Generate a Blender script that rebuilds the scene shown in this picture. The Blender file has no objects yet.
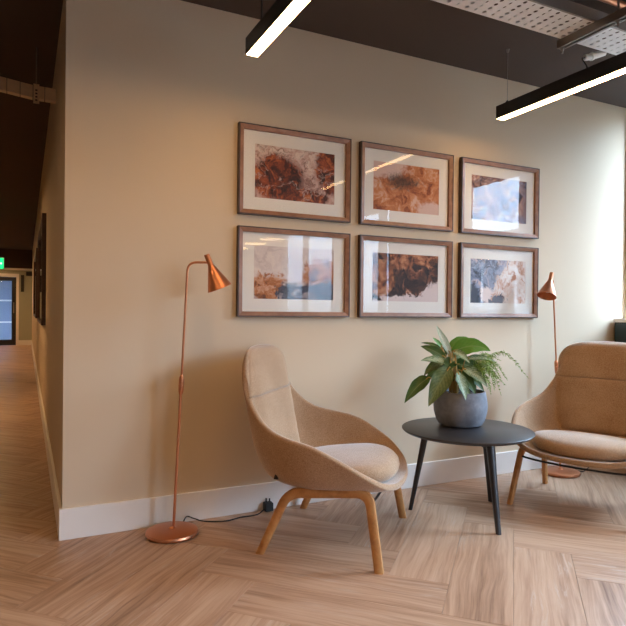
import bpy, bmesh, math, random
from mathutils import Vector, Matrix
from mathutils.bvhtree import BVHTree
random.seed(7)
S = bpy.context.scene
COL = S.collection
PI = math.pi

# ------------------------------------------------------------------ camera
YAW, PIT, ROL = 0.4557, -0.0065, 0.0108
CAM = Vector((-0.1615, -2.9949, 1.1))
FPX = 586.46
Fv = Vector((math.sin(YAW)*math.cos(PIT), math.cos(YAW)*math.cos(PIT), math.sin(PIT)))
R0 = Vector((math.cos(YAW), -math.sin(YAW), 0)); U0 = R0.cross(Fv)
Rv = R0*math.cos(ROL) + U0*math.sin(ROL); Uv = -R0*math.sin(ROL) + U0*math.cos(ROL)
cd = bpy.data.cameras.new('camera'); cam = bpy.data.objects.new('camera', cd); COL.objects.link(cam)
cd.sensor_width = 36; cd.sensor_fit = 'HORIZONTAL'; cd.lens = FPX/626*36; cd.clip_start = 0.05; cd.clip_end = 100
m = Matrix((Rv, Uv, -Fv)).transposed().to_4x4(); m.translation = CAM; cam.matrix_world = m
S.camera = cam

# ------------------------------------------------------------------ sky, exposure
SKY = 28.0
w = bpy.data.worlds.new('overcast_sky'); S.world = w; w.use_nodes = True
wn = w.node_tree; bg = wn.nodes['Background']; bg.inputs[1].default_value = SKY
_tc = wn.nodes.new('ShaderNodeTexCoord'); _sp = wn.nodes.new('ShaderNodeSeparateXYZ'); _rp = wn.nodes.new('ShaderNodeValToRGB')
_ma = wn.nodes.new('ShaderNodeMath'); _ma.operation = 'MULTIPLY_ADD'; _ma.inputs[1].default_value = 0.5; _ma.inputs[2].default_value = 0.5
wn.links.new(_tc.outputs['Generated'], _sp.inputs[0]); wn.links.new(_sp.outputs[2], _ma.inputs[0]); wn.links.new(_ma.outputs[0], _rp.inputs[0]); wn.links.new(_rp.outputs[0], bg.inputs[0])
_el = _rp.color_ramp.elements; _el[0].position = 0.49; _el[0].color = (0.10, 0.10, 0.095, 1); _el[1].position = 0.51; _el[1].color = (0.33, 0.45, 0.60, 1)   # ground below; overcast sky above, brighter overhead
_e3 = _el.new(0.66); _e3.color = (0.80, 1.12, 1.52, 1)
_e4 = _el.new(1.0); _e4.color = (1.59, 2.22, 3.0, 1)
LED = 35.0
LEDC = (1.0, 0.61, 0.28)
S.view_settings.view_transform = 'Standard'; S.view_settings.look = 'None'
S.view_settings.exposure = 0.0; S.view_settings.gamma = 1.0; S.view_settings.use_curve_mapping = False
S.cycles.max_bounces = 10; S.cycles.diffuse_bounces = 6; S.cycles.sample_clamp_indirect = 45
S.cycles.caustics_reflective = False; S.cycles.caustics_refractive = False

ZC = 2.665      # ceiling height
XR = 3.97       # window wall
XL = -1.9       # left wall
YF = -10.5      # wall behind the camera
YE = 15.4       # corridor end
WIN = [(-0.42, -0.03, 1.06, 2.64), (-1.98, -1.12, 1.06, 2.45), (-4.6, -3.3, 0.45, 2.45), (-6.95, -4.85, 0.45, 2.45)]
for (a, b, WZ0, WZ1) in WIN:
    ld = bpy.data.lights.new('window_portal', 'AREA'); ld.shape = 'RECTANGLE'; ld.size = b-a; ld.size_y = WZ1-WZ0
    ld.cycles.is_portal = True
    lo = bpy.data.objects.new('window_portal', ld); COL.objects.link(lo)
    lo.matrix_world = Matrix(((0, 0, 1, XR+0.12), (1, 0, 0, (a+b)/2), (0, 1, 0, (WZ0+WZ1)/2), (0, 0, 0, 1)))

# ------------------------------------------------------------------ materials
def new_mat(name):
    mt = bpy.data.materials.new(name); mt.use_nodes = True
    return mt, mt.node_tree, mt.node_tree.nodes['Principled BSDF']
class NB:
    """tiny node-building helper"""
    def __init__(s, nt): s.nt = nt
    def n(s, t, **k):
        nd = s.nt.nodes.new(t)
        for a, b in k.items(): setattr(nd, a, b)
        return nd
    def lk(s, a, b): s.nt.links.new(a, b)
    def put(s, inp, v):
        if hasattr(v, 'is_linked'): s.lk(v, inp)
        else: inp.default_value = v
    def math(s, op, a, b=0.0, c=None):
        nd = s.n('ShaderNodeMath', operation=op); s.put(nd.inputs[0], a); s.put(nd.inputs[1], b)
        if c is not None: s.put(nd.inputs[2], c)
        return nd.outputs[0]
    def add(s, a, b): return s.math('ADD', a, b)
    def mul(s, a, b): return s.math('MULTIPLY', a, b)
    def mapping(s, vec, scale=(1, 1, 1), loc=(0, 0, 0), rot=(0, 0, 0)):
        nd = s.n('ShaderNodeMapping'); s.lk(vec, nd.inputs[0]); s.put(nd.inputs['Location'], loc); s.put(nd.inputs['Scale'], scale); s.put(nd.inputs['Rotation'], rot)
        return nd.outputs[0]
    def noise(s, vec, scale, detail=4, rough=0.55, dist=0.0, out=0):
        nd = s.n('ShaderNodeTexNoise'); s.lk(vec, nd.inputs['Vector'])
        nd.inputs['Scale'].default_value = scale; nd.inputs['Detail'].default_value = detail
        nd.inputs['Roughness'].default_value = rough; nd.inputs['Distortion'].default_value = dist
        return nd.outputs[out]
    def ramp(s, fac, stops, interp='LINEAR'):
        nd = s.n('ShaderNodeValToRGB'); nd.color_ramp.interpolation = interp
        e = nd.color_ramp.elements
        while len(e) < len(stops): e.new(0.5)
        for i, (p, c) in enumerate(stops):
            e[i].position = p; e[i].color = (*c, 1) if len(c) == 3 else c
        s.lk(fac, nd.inputs[0]); return nd.outputs[0]
    def mix(s, fac, a, b, mode='MIX'):
        nd = s.n('ShaderNodeMix', data_type='RGBA', blend_type=mode)
        s.put(nd.inputs[0], fac)
        for i, v in ((6, a), (7, b)):
            if hasattr(v, 'is_linked'): s.lk(v, nd.inputs[i])
            else: nd.inputs[i].default_value = (*v, 1)
        return nd.outputs[2]
    def obj(s): return s.n('ShaderNodeTexCoord').outputs['Object']
    def uv(s): return s.n('ShaderNodeTexCoord').outputs['UV']
    def rnd(s): return s.n('ShaderNodeObjectInfo').outputs['Random']
    def sep(s, v):
        nd = s.n('ShaderNodeSeparateXYZ'); s.lk(v, nd.inputs[0]); return nd.outputs
    def comb(s, x, y, z):
        nd = s.n('ShaderNodeCombineXYZ'); s.put(nd.inputs[0], x); s.put(nd.inputs[1], y); s.put(nd.inputs[2], z); return nd.outputs[0]
    def bump(s, h, strength, dist, bsdf):
        nd = s.n('ShaderNodeBump'); nd.inputs['Strength'].default_value = strength; nd.inputs['Distance'].default_value = dist
        s.lk(h, nd.inputs['Height']); s.lk(nd.outputs[0], bsdf.inputs['Normal'])

def simple(name, col, rough=0.5, metal=0.0, var=0.06, scale=12, bump=0.0):
    mt, nt, b = new_mat(name); k = NB(nt); o = k.obj()
    f = k.noise(o, scale, 3)
    c = k.mix(f, [x*(1-var) for x in col], [min(1, x*(1+var)) for x in col])
    k.lk(c, b.inputs['Base Color']); b.inputs['Roughness'].default_value = rough; b.inputs['Metallic'].default_value = metal
    if bump: k.bump(k.noise(o, scale*12, 2), bump, 0.002, b)
    return mt
def emit(name, col, strength):
    mt, nt, b = new_mat(name)
    b.inputs['Base Color'].default_value = (*col, 1); b.inputs['Emission Color'].default_value = (*col, 1)
    b.inputs['Emission Strength'].default_value = strength
    return mt

M = {}
M['wall'] = simple('wall_paint', (0.66, 0.533, 0.385), 0.85, var=0.02, scale=2.5, bump=0.05)
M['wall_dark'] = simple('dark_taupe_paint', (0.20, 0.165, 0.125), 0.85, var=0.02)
M['wall_green'] = simple('sage_wall_paint', (0.40, 0.40, 0.30), 0.85, var=0.02)
M['ceil'] = simple('dark_ceiling_paint', (0.072, 0.047, 0.034), 0.9, var=0.05, scale=3)
M['skirt'] = simple('skirting_paint', (0.86, 0.81, 0.76), 0.45, var=0.02)
M['slab'] = simple('floor_screed', (0.23, 0.135, 0.085), 0.55, var=0.1, scale=3)
M['black'] = simple('black_metal', (0.013, 0.012, 0.012), 0.42, var=0.1)
M['tblack'] = simple('black_table_lacquer', (0.022, 0.020, 0.022), 0.36, var=0.1, bump=0.02)
M['rubber'] = simple('black_rubber', (0.012, 0.012, 0.013), 0.6)
M['mat'] = simple('white_mat_board', (0.80, 0.775, 0.73), 0.9, var=0.01)
M['traymetal'] = simple('galvanised_tray', (0.82, 0.81, 0.80), 0.5, metal=0.0, var=0.06, scale=6)
M['strut'] = simple('galvanised_strut', (0.30, 0.27, 0.24), 0.45, metal=0.7, var=0.1)
M['conduit'] = simple('white_plastic', (0.72, 0.68, 0.62), 0.5)
M['green'] = simple('dark_green_lacquer', (0.012, 0.028, 0.028), 0.4, var=0.1)
M['winframe'] = simple('grey_window_frame', (0.16, 0.155, 0.15), 0.5)
M['corrtray'] = simple('beige_tray_metal', (0.80, 0.64, 0.46), 0.55, var=0.1, scale=20)
M['led'] = emit('led_diffuser', LEDC, LED); M['led_corridor'] = emit('corridor_led_diffuser', LEDC, LED*3.4)
M['soil'] = simple('potting_soil', (0.035, 0.022, 0.014), 0.95, var=0.4, scale=60, bump=0.5)
M['stem'] = simple('ochre_stem', (0.42, 0.26, 0.06), 0.6, var=0.25, scale=40)
M['leafdark'] = None

def copper_mat():
    mt, nt, b = new_mat('brushed_copper'); k = NB(nt); o = k.obj()
    x = k.sep(o)
    f = k.noise(k.mapping(o, (60, 60, 6)), 3, 3)
    c = k.mix(f, (0.60, 0.235, 0.115), (0.72, 0.30, 0.155)); k.lk(c, b.inputs['Base Color'])
    b.inputs['Metallic'].default_value = 0.92
    k.lk(k.math('MULTIPLY_ADD', f, 0.12, 0.28), b.inputs['Roughness'])
    b.inputs['Anisotropic'].default_value = 0.45
    return mt
M['copper'] = copper_mat()

def plank_mat():
    mt, nt, b = new_mat('oak_plank'); k = NB(nt); o = k.obj(); r = k.rnd()
    off = k.comb(k.mul(r, 37.0), k.mul(r, 11.0), k.mul(r, 71.0))
    va = k.n('ShaderNodeVectorMath', operation='ADD'); k.lk(o, va.inputs[0]); k.lk(off, va.inputs[1]); v = va.outputs[0]
    # low-frequency wobble of the grain
    wob = k.noise(k.mapping(v, (1.6, 5.0, 1)), 1.0, 2)
    s = k.sep(v)
    yy = k.add(s[1], k.mul(k.math('SUBTRACT', wob, 0.5), 0.075))
    gv = k.comb(k.mul(s[0], 1.3), k.mul(yy, 36.0), s[2])
    g1 = k.noise(gv, 1.0, 6, 0.62)
    gv2 = k.comb(k.mul(s[0], 4.0), k.mul(yy, 95.0), s[2])
    g2 = k.noise(gv2, 1.0, 4, 0.6)
    g3 = k.noise(k.mapping(v, (0.9, 3.2, 1), (9, 4, 2)), 1.0, 2)
    t = k.add(k.add(k.mul(g1, 0.46), k.mul(g2, 0.32)), k.mul(g3, 0.22))
    t = k.add(t, k.mul(k.math('SUBTRACT', r, 0.5), 0.06))
    c = k.ramp(t, [(0.33, (0.19, 0.093, 0.049)), (0.44, (0.385, 0.220, 0.131)), (0.54, (0.505, 0.315, 0.202)), (0.66, (0.58, 0.385, 0.264))])
    # pale limed streaks
    lv = k.comb(k.mul(s[0], 6.0), k.mul(yy, 60.0), k.add(s[2], 5.0))
    l1 = k.noise(lv, 1.0, 5, 0.7, 0.6)
    patch = k.noise(k.mapping(v, (2.2, 9, 1), (3, 1, 0)), 1.0, 2)
    lm = k.mul(k.ramp(l1, [(0.50, (0, 0, 0)), (0.62, (1, 1, 1))]), k.ramp(patch, [(0.52, (0, 0, 0)), (0.66, (1, 1, 1))]))
    c = k.mix(k.mul(lm, 0.55), c, (0.56, 0.45, 0.37)); k.lk(c, b.inputs['Base Color'])
    k.lk(k.math('MULTIPLY_ADD', g1, -0.2, 0.50), b.inputs['Roughness'])
    b.inputs['Specular IOR Level'].default_value = 0.45
    k.bump(g2, 0.12, 0.001, b)
    return mt
M['plank'] = plank_mat()

def fabric_mat():
    mt, nt, b = new_mat('heather_wool'); k = NB(nt); o = k.obj()
    n1 = k.noise(o, 520, 2, 0.7); n2 = k.noise(o, 190, 3, 0.65); n3 = k.noise(o, 7, 2)
    t = k.add(k.add(k.mul(n1, 0.5), k.mul(n2, 0.38)), k.mul(n3, 0.12))
    c = k.ramp(t, [(0.32, (0.20, 0.106, 0.053)), (0.5, (0.395, 0.24, 0.135)), (0.68, (0.59, 0.43, 0.295))]); k.lk(c, b.inputs['Base Color'])
    b.inputs['Roughness'].default_value = 0.92; b.inputs['Specular IOR Level'].default_value = 0.15
    b.inputs['Sheen Weight'].default_value = 0.65; b.inputs['Sheen Roughness'].default_value = 0.45
    b.inputs['Sheen Tint'].default_value = (0.95, 0.9, 0.86, 1)
    k.bump(n1, 0.25, 0.002, b)
    return mt
M['fabric'] = fabric_mat()

def wood_mat(name, c0, c1, c2, rough=0.45, sc=(6, 90, 90)):
    mt, nt, b = new_mat(name); k = NB(nt); o = k.obj()
    g = k.noise(k.mapping(o, sc), 1.0, 4, 0.6, 0.3)
    k.lk(k.ramp(g, [(0.3, c0), (0.5, c1), (0.72, c2)]), b.inputs['Base Color']); b.inputs['Roughness'].default_value = rough
    return mt
M['beech'] = wood_mat('oak_leg', (0.37, 0.155, 0.045), (0.50, 0.23, 0.075), (0.58, 0.30, 0.11), sc=(20, 60, 20))
M['frame'] = wood_mat('walnut_face', (0.20, 0.082, 0.038), (0.29, 0.130, 0.064), (0.37, 0.18, 0.095), 0.42, (14, 60, 14))
M['frame_edge'] = wood_mat('dark_walnut_edge', (0.030, 0.012, 0.007), (0.048, 0.02, 0.012), (0.07, 0.03, 0.018), 0.4, (14, 60, 14))

def glass_mat(name='picture_glass', tint=(1, 1, 1), ior=1.5):
    mt = bpy.data.materials.new(name); mt.use_nodes = True; nt = mt.node_tree; nt.nodes.remove(nt.nodes['Principled BSDF']); k = NB(nt)
    out = nt.nodes['Material Output']
    fr = k.n('ShaderNodeFresnel'); bf = k.n('ShaderNodeNewGeometry').outputs['Backfacing']
    k.lk(k.math('MULTIPLY_ADD', bf, 1/ior-ior, ior), fr.inputs[0])       # thin pane: both faces reflect alike
    tr = k.n('ShaderNodeBsdfTransparent'); tr.inputs[0].default_value = (*tint, 1)
    gl = k.n('ShaderNodeBsdfGlossy'); gl.inputs['Roughness'].default_value = 0.0
    mx = k.n('ShaderNodeMixShader'); k.lk(fr.outputs[0], mx.inputs[0]); k.lk(tr.outputs[0], mx.inputs[1]); k.lk(gl.outputs[0], mx.inputs[2]); k.lk(mx.outputs[0], out.inputs[0])
    return mt
M['glass'] = glass_mat(ior=1.25)
M['winglass'] = glass_mat('window_glass', (0.97, 0.98, 0.98), 1.3)

def concrete_mat():
    mt, nt, b = new_mat('blue_grey_concrete'); k = NB(nt); o = k.obj()
    n = k.noise(o, 14, 5, 0.65); n2 = k.noise(o, 90, 3)
    c = k.ramp(n, [(0.3, (0.135, 0.138, 0.160)), (0.5, (0.185, 0.188, 0.212)), (0.7, (0.245, 0.245, 0.265))])
    k.lk(c, b.inputs['Base Color']); b.inputs['Roughness'].default_value = 0.8; k.bump(n2, 0.15, 0.002, b)
    return mt
M['pot'] = concrete_mat()

def leaf_mat(name, green, dark, silver, amount):
    mt, nt, b = new_mat(name); k = NB(nt); uv = k.uv(); s = k.sep(uv); r = k.rnd()
    # u along the leaf 0..1, v across -1..1 ; feathered side veins
    av = k.math('ABSOLUTE', s[1])
    phase = k.add(k.mul(s[0], 9.0), k.mul(av, -2.4))
    nz = k.noise(k.comb(k.mul(s[0], 14), k.mul(s[1], 5), k.mul(r, 50)), 1.0, 4, 0.7)
    st = k.math('MULTIPLY_ADD', k.math('SINE', k.mul(phase, 6.283)), 0.09, k.mul(nz, 1.0))
    edge = k.math('MULTIPLY_ADD', av, -0.55, 1.0)
    f = k.mul(k.ramp(k.mul(st, edge), [(0.24, (0, 0, 0)), (0.50, (1, 1, 1))]), amount)
    c = k.mix(k.noise(k.comb(k.mul(s[0], 3), k.mul(s[1], 2), k.mul(r, 30)), 1, 2), dark, green)
    c = k.mix(f, c, silver)
    rib = k.ramp(av, [(0.0, (1, 1, 1)), (0.09, (0, 0, 0))]); c = k.mix(k.mul(rib, 0.35), c, (0.36, 0.42, 0.22))
    k.lk(c, b.inputs['Base Color']); b.inputs['Roughness'].default_value = 0.48
    b.inputs['Subsurface Weight'].default_value = 0.0
    # leaves let some light through
    nt2 = nt; tr = k.n('ShaderNodeBsdfTranslucent'); k.lk(c, tr.inputs[0]); mx = k.n('ShaderNodeMixShader'); mx.inputs[0].default_value = 0.22
    k.lk(b.outputs[0], mx.inputs[1]); k.lk(tr.outputs[0], mx.inputs[2]); k.lk(mx.outputs[0], nt.nodes['Material Output'].inputs[0])
    return mt
M['leafdark'] = leaf_mat('dark_green_leaf', (0.075, 0.155, 0.026), (0.030, 0.075, 0.016), (0.12, 0.19, 0.06), 0.3)
M['leafbright'] = leaf_mat('bright_green_leaf', (0.13, 0.30, 0.03), (0.06, 0.19, 0.018), (0.2, 0.36, 0.06), 0.25)
M['leafvar'] = leaf_mat('olive_variegated_leaf', (0.105, 0.155, 0.034), (0.050, 0.090, 0.020), (0.22, 0.25, 0.085), 0.7)
M['leafsilver'] = leaf_mat('silver_variegated_leaf', (0.12, 0.20, 0.055), (0.07, 0.13, 0.035), (0.46, 0.54, 0.36), 0.9)
M['leafwhite'] = leaf_mat('pale_leaf', (0.42, 0.54, 0.36), (0.34, 0.46, 0.28), (0.72, 0.78, 0.68), 1.0)
M['fern'] = simple('fern_green', (0.25, 0.37, 0.07), 0.5, var=0.3, scale=30)

# ------------------------------------------------------------------ mesh helpers
def link(name, me, mat, parent=None, loc=None):
    if mat is not None and len(me.materials) == 0: me.materials.append(mat)
    o = bpy.data.objects.new(name, me); COL.objects.link(o)
    if parent is not None: o.parent = parent
    if loc is not None: o.location = loc
    return o
def mesh(name, verts, faces, smooth=False):
    me = bpy.data.meshes.new(name); me.from_pydata([tuple(v) for v in verts], [], faces); me.update()
    bm = bmesh.new(); bm.from_mesh(me); bmesh.ops.recalc_face_normals(bm, faces=bm.faces); bm.to_mesh(me); bm.free()
    if smooth: me.shade_smooth()
    return me
class MB:
    def __init__(s): s.v = []; s.f = []
    def box(s, x0, x1, y0, y1, z0, z1):
        i = len(s.v); s.v += [(x0,y0,z0),(x1,y0,z0),(x1,y1,z0),(x0,y1,z0),(x0,y0,z1),(x1,y0,z1),(x1,y1,z1),(x0,y1,z1)]
        s.f += [(i,i+3,i+2,i+1),(i+4,i+5,i+6,i+7),(i,i+1,i+5,i+4),(i+1,i+2,i+6,i+5),(i+2,i+3,i+7,i+6),(i+3,i,i+4,i+7)]; return s
    def tube(s, pts, r, n=10, cap=True):
        pts = [Vector(p) for p in pts]; i0 = len(s.v)
        up = Vector((0.13, 0.31, 0.94)).normalized(); prev = None
        for j, p in enumerate(pts):
            t = (pts[min(j+1, len(pts)-1)] - pts[max(j-1, 0)]).normalized()
            a = prev if prev is not None else t.cross(up)
            if a.length < 1e-4: a = t.cross(Vector((1, 0, 0)))
            a = (a - t*a.dot(t)).normalized(); prev = a; b = t.cross(a)
            rr = r[j] if isinstance(r, (list, tuple)) else r
            for q in range(n):
                an = 2*PI*q/n; s.v.append(tuple(p + a*math.cos(an)*rr + b*math.sin(an)*rr))
        for j in range(len(pts)-1):
            for q in range(n):
                k0 = i0+j*n+q; k1 = i0+j*n+(q+1) % n; s.f.append((k0, k1, k1+n, k0+n))
        if cap:
            s.f.append(tuple(i0+q for q in range(n))[::-1]); e = i0+(len(pts)-1)*n; s.f.append(tuple(e+q for q in range(n)))
        return s
    def lathe(s, prof, n=40, M4=None):
        i0 = len(s.v)
        for (r, z) in prof:
            for q in range(n):
                an = 2*PI*q/n; p = Vector((r*math.cos(an), r*math.sin(an), z))
                s.v.append(tuple(M4 @ p if M4 is not None else p))
        for j in range(len(prof)-1):
            for q in range(n):
                k0 = i0+j*n+q; k1 = i0+j*n+(q+1) % n; s.f.append((k0, k1, k1+n, k0+n))
        if prof[0][0] > 1e-5: s.f.append(tuple(i0+q for q in range(n))[::-1])
        if prof[-1][0] > 1e-5: e = i0+(len(prof)-1)*n; s.f.append(tuple(e+q for q in range(n)))
        return s
    def build(s, name, mat, parent=None, smooth=False, loc=None, bevel=0.0):
        me = mesh(name, s.v, s.f, smooth)
        o = link(name, me, mat, parent, loc)
        if bevel:
            md = o.modifiers.new('bevel', 'BEVEL'); md.width = bevel; md.segments = 2; md.limit_method = 'ANGLE'; md.angle_limit = 0.7
        if smooth and not bevel: auto_smooth(o)
        return o
def auto_smooth(o, ang=0.7):
    me = o.data; me.shade_smooth()
    bm = bmesh.new(); bm.from_mesh(me)
    for e in bm.edges:
        e.smooth = not (len(e.link_faces) == 2 and e.calc_face_angle(0) > ang)
    bm.to_mesh(me); bm.free()
def tag(o, label=None, cat=None, group=None, kind=None):
    if label: o['label'] = label
    if cat: o['category'] = cat
    if group: o['group'] = group
    if kind: o['kind'] = kind
    return o
def thing(name, label, cat, loc=(0, 0, 0), rz=0.0, group=None):
    o = bpy.data.objects.new(name, None); COL.objects.link(o); o.location = loc; o.rotation_euler = (0, 0, rz); o.empty_display_size = 0.1
    return tag(o, label, cat, group)
def box(name, dims, mat, parent=None, bevel=0.0):
    return MB().box(*dims).build(name, mat, parent, bevel=bevel)
def struct(o, label, cat): return tag(o, label, cat, kind='structure')
def copy_tree(o, parent=None):
    c = o.copy(); COL.objects.link(c); c.parent = parent
    for ch in list(o.children): copy_tree(ch, c)
    return c
def smoothpath(pts, n=8):
    """Catmull-Rom through points"""
    P = [Vector(p) for p in pts]; P = [P[0]*2-P[1]] + P + [P[-1]*2-P[-2]]; out = []
    for i in range(1, len(P)-2):
        for j in range(n):
            t = j/n; a, b, c, d = P[i-1:i+3]
            out.append(0.5*((2*b)+(c-a)*t+(2*a-5*b+4*c-d)*t*t+(3*b-a-3*c+d)*t**3))
    out.append(P[-2]); return out
def fillet(pts, rad, n=6):
    P = [Vector(p) for p in pts]; out = [P[0]]
    for i in range(1, len(P)-1):
        a = (P[i-1]-P[i]); b = (P[i+1]-P[i]); r = min(rad, a.length*0.45, b.length*0.45)
        A = P[i]+a.normalized()*r; B = P[i]+b.normalized()*r
        for j in range(n+1):
            t = j/n; out.append(A*(1-t)**2 + P[i]*2*t*(1-t) + B*t*t)
    out.append(P[-1]); return out

# ------------------------------------------------------------------ setting
T = 0.15
floor = struct(MB().box(XL, XR, YF, 0, -0.15, -0.008).box(XL, 0, 0, YE, -0.15, -0.008).build('floor', M['slab']), 'oak herringbone plank floor of room and corridor', 'floor')
struct(MB().box(XL-T, XR+0.3, YF-T, 0, ZC, ZC+T).box(XL-T, 0.14, 0, YE+T, ZC, ZC+T).build('ceiling', M['ceil']), 'dark brown painted ceiling over room and corridor', 'ceiling')
struct(box('wall_back', (0, XR+0.3, 0, T, -0.15, ZC), M['wall']), 'beige painted wall with six framed prints', 'wall')
struct(box('wall_corridor', (0, T, T, YE, -0.15, ZC), M['wall']), 'beige corridor wall running back from the corner', 'wall')
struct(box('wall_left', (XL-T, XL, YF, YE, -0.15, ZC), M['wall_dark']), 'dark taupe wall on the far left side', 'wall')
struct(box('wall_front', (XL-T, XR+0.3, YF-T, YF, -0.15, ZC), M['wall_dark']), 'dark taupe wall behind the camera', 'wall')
mb = MB(); y = YF
for (a, b, WZ0, WZ1) in sorted(WIN):
    mb.box(XR, XR+0.2, y, a, -0.15, ZC); mb.box(XR, XR+0.2, a, b, -0.15, WZ0); mb.box(XR, XR+0.2, a, b, WZ1, ZC); y = b
mb.box(XR, XR+0.2, y, 0, -0.15, ZC)
struct(mb.build('wall_right', M['wall']), 'wall with tall windows on the right', 'wall')
for i, (a, b, WZ0, WZ1) in enumerate(WIN):
    f = MB()
    t = 0.05
    f.box(XR+0.06, XR+0.12, a, a+t, WZ0, WZ1).box(XR+0.06, XR+0.12, b-t, b, WZ0, WZ1).box(XR+0.06, XR+0.12, a+t, b-t, WZ0, WZ0+t).box(XR+0.06, XR+0.12, a+t, b-t, WZ1-t, WZ1)
    nd = {2: [-3.58], 3: [-5.95]}.get(i, [])
    for q in nd: f.box(XR+0.06, XR+0.12, q-0.06, q+0.06, WZ0+t, WZ1-t)
    fo = f.build('window_%d' % (i+1), M['winframe']); struct(fo, 'grey framed window, %s from the picture wall' % ['nearest', 'second', 'third', 'farthest'][i], 'window')
    box('pane', (XR+0.085, XR+0.095, a+t, b-t, WZ0+t, WZ1-t), M['winglass'], fo)

BB, BT = 0.1468, 0.015
def skirting(name, x0, x1, y0, y1, lab, chamfer=None):
    o = box(name, (x0, x1, y0, y1, 0, BB), M['skirt'], bevel=0.003)
    return struct(o, lab, 'baseboard')
skirting('baseboard_back', -BT, XR-0.14, -BT, 0, 'white baseboard along the beige picture wall')
skirting('baseboard_corridor', -BT, 0, 0, YE, 'white baseboard along the corridor wall')

# herringbone planks: D2 along (1,-1)/sqrt2, D1 along (1,1)/sqrt2
PW, PL, NP = 0.2461, 0.9844, 4
ORG = Vector((1.8965, -0.9555)); eu = Vector((1, -1))/math.sqrt(2); ev = Vector((1, 1))/math.sqrt(2)
def clip(poly, nx, ny, d):     # keep nx*x+ny*y<=d
    out = []
    for i in range(len(poly)):
        a, b = poly[i], poly[(i+1) % len(poly)]
        da, db = nx*a[0]+ny*a[1]-d, nx*b[0]+ny*b[1]-d
        if da <= 0: out.append(a)
        if (da < 0 < db) or (db < 0 < da):
            t = da/(da-db); out.append((a[0]+(b[0]-a[0])*t, a[1]+(b[1]-a[1])*t))
    return out
def area(p): return 0.5*abs(sum(p[i][0]*p[(i+1) % len(p)][1]-p[(i+1) % len(p)][0]*p[i][1] for i in range(len(p)))) if len(p) > 2 else 0
plank_full = None
def plank_mesh(poly):      # local coords, x along the plank
    n = len(poly); cx = sum(p[0] for p in poly)/n; cy = sum(p[1] for p in poly)/n
    g = 0.0005; b = 0.0012
    def inset(d):
        out = []
        for i in range(n):
            p0, p1, p2 = Vector(poly[i-1]), Vector(poly[i]), Vector(poly[(i+1) % n])
            e1 = (p1-p0).normalized(); e2 = (p2-p1).normalized()
            n1 = Vector((-e1.y, e1.x)); n2 = Vector((-e2.y, e2.x)); nn = n1+n2
            if nn.length < 1e-3: nn = n1
            k = 1.0/max(0.25, (nn.normalized()).dot(n1)); out.append(p1+nn.normalized()*d*k)
        return out
    A = inset(g); B = inset(b)
    v = [(p.x, p.y, -0.008) for p in A]+[(p.x, p.y, -0.0008) for p in A]+[(p.x, p.y, 0.0) for p in B]
    f = [tuple(range(2*n, 3*n))]
    for i in range(n):
        j = (i+1) % n; f += [(i, j, n+j, n+i), (n+i, n+j, 2*n+j, 2*n+i)]
    me = bpy.data.meshes.new('plank'); me.from_pydata(v, [], f); me.update(); return me
FX0, FX1, FY0 = XL, XR, -4.4
cnt = 0
def try_plank(u0, v0, along_u):
    global plank_full, cnt
    du, dv = (PL, PW) if along_u else (PW, PL)
    cu, cv = u0+du/2, v0+dv/2
    c = ORG+eu*cu+ev*cv
    if c.x < FX0-0.6 or c.x > FX1+0.6 or c.y < FY0-0.6 or c.y > YE+0.6: return
    ax, ay = (eu, ev) if along_u else (ev, -eu)
    full = [(-PL/2, -PW/2), (PL/2, -PW/2), (PL/2, PW/2), (-PL/2, PW/2)]
    # clip in local coordinates: world = c + ax*x + ay*y
    def half(poly, wx, wy, d):
        nx = wx*ax.x+wy*ax.y; ny = wx*ay.x+wy*ay.y
        return clip(poly, nx, ny, d-(wx*c.x+wy*c.y))
    p = full
    for (wx, wy, d) in ((-1, 0, -FX0), (1, 0, FX1), (0, -1, -FY0), (0, 1, YE)): p = half(p, wx, wy, d) if len(p) > 2 else p
    if len(p) < 3: return
    # the wall block fills x>0, y>0: a plank reaching into it is cut round the corner
    inside = half(half(p, -1, 0, 0.0) or [], 0, -1, 0.0) if len(half(p, -1, 0, 0.0)) > 2 else []
    pieces = [p] if area(inside) < 1e-6 else [half(p, 0, 1, 0.0), (half(half(p, 0, -1, 0.0), 1, 0, 0.0) if len(half(p, 0, -1, 0.0)) > 2 else [])]
    for p in pieces:
        if area(p) < 0.0004: continue
        p2 = []
        for q in p:
            if not p2 or (Vector(q)-Vector(p2[-1])).length > 1e-4: p2.append(q)
        if (Vector(p2[0])-Vector(p2[-1])).length < 1e-4: p2.pop()
        if len(p2) < 3: continue
        if abs(area(p2)-PL*PW) < 1e-5:
            if plank_full is None: plank_full = plank_mesh(full)
            me = plank_full
        else: me = plank_mesh(p2)
        o = link('plank', me, M['plank'], floor); o.location = (c.x, c.y, 0); o.rotation_euler = (0, 0, math.atan2(ax.y, ax.x)); cnt += 1
for j in range(-60, 61):
    for kk in range(-12, 13):
        try_plank((-j+2*NP*kk)*PW, j*PW, True)                 # D2 plank of row j
        try_plank(j*PW, (-j+NP+2*NP*kk)*PW, False)             # D1 plank of column j
print('planks', cnt)

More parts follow.
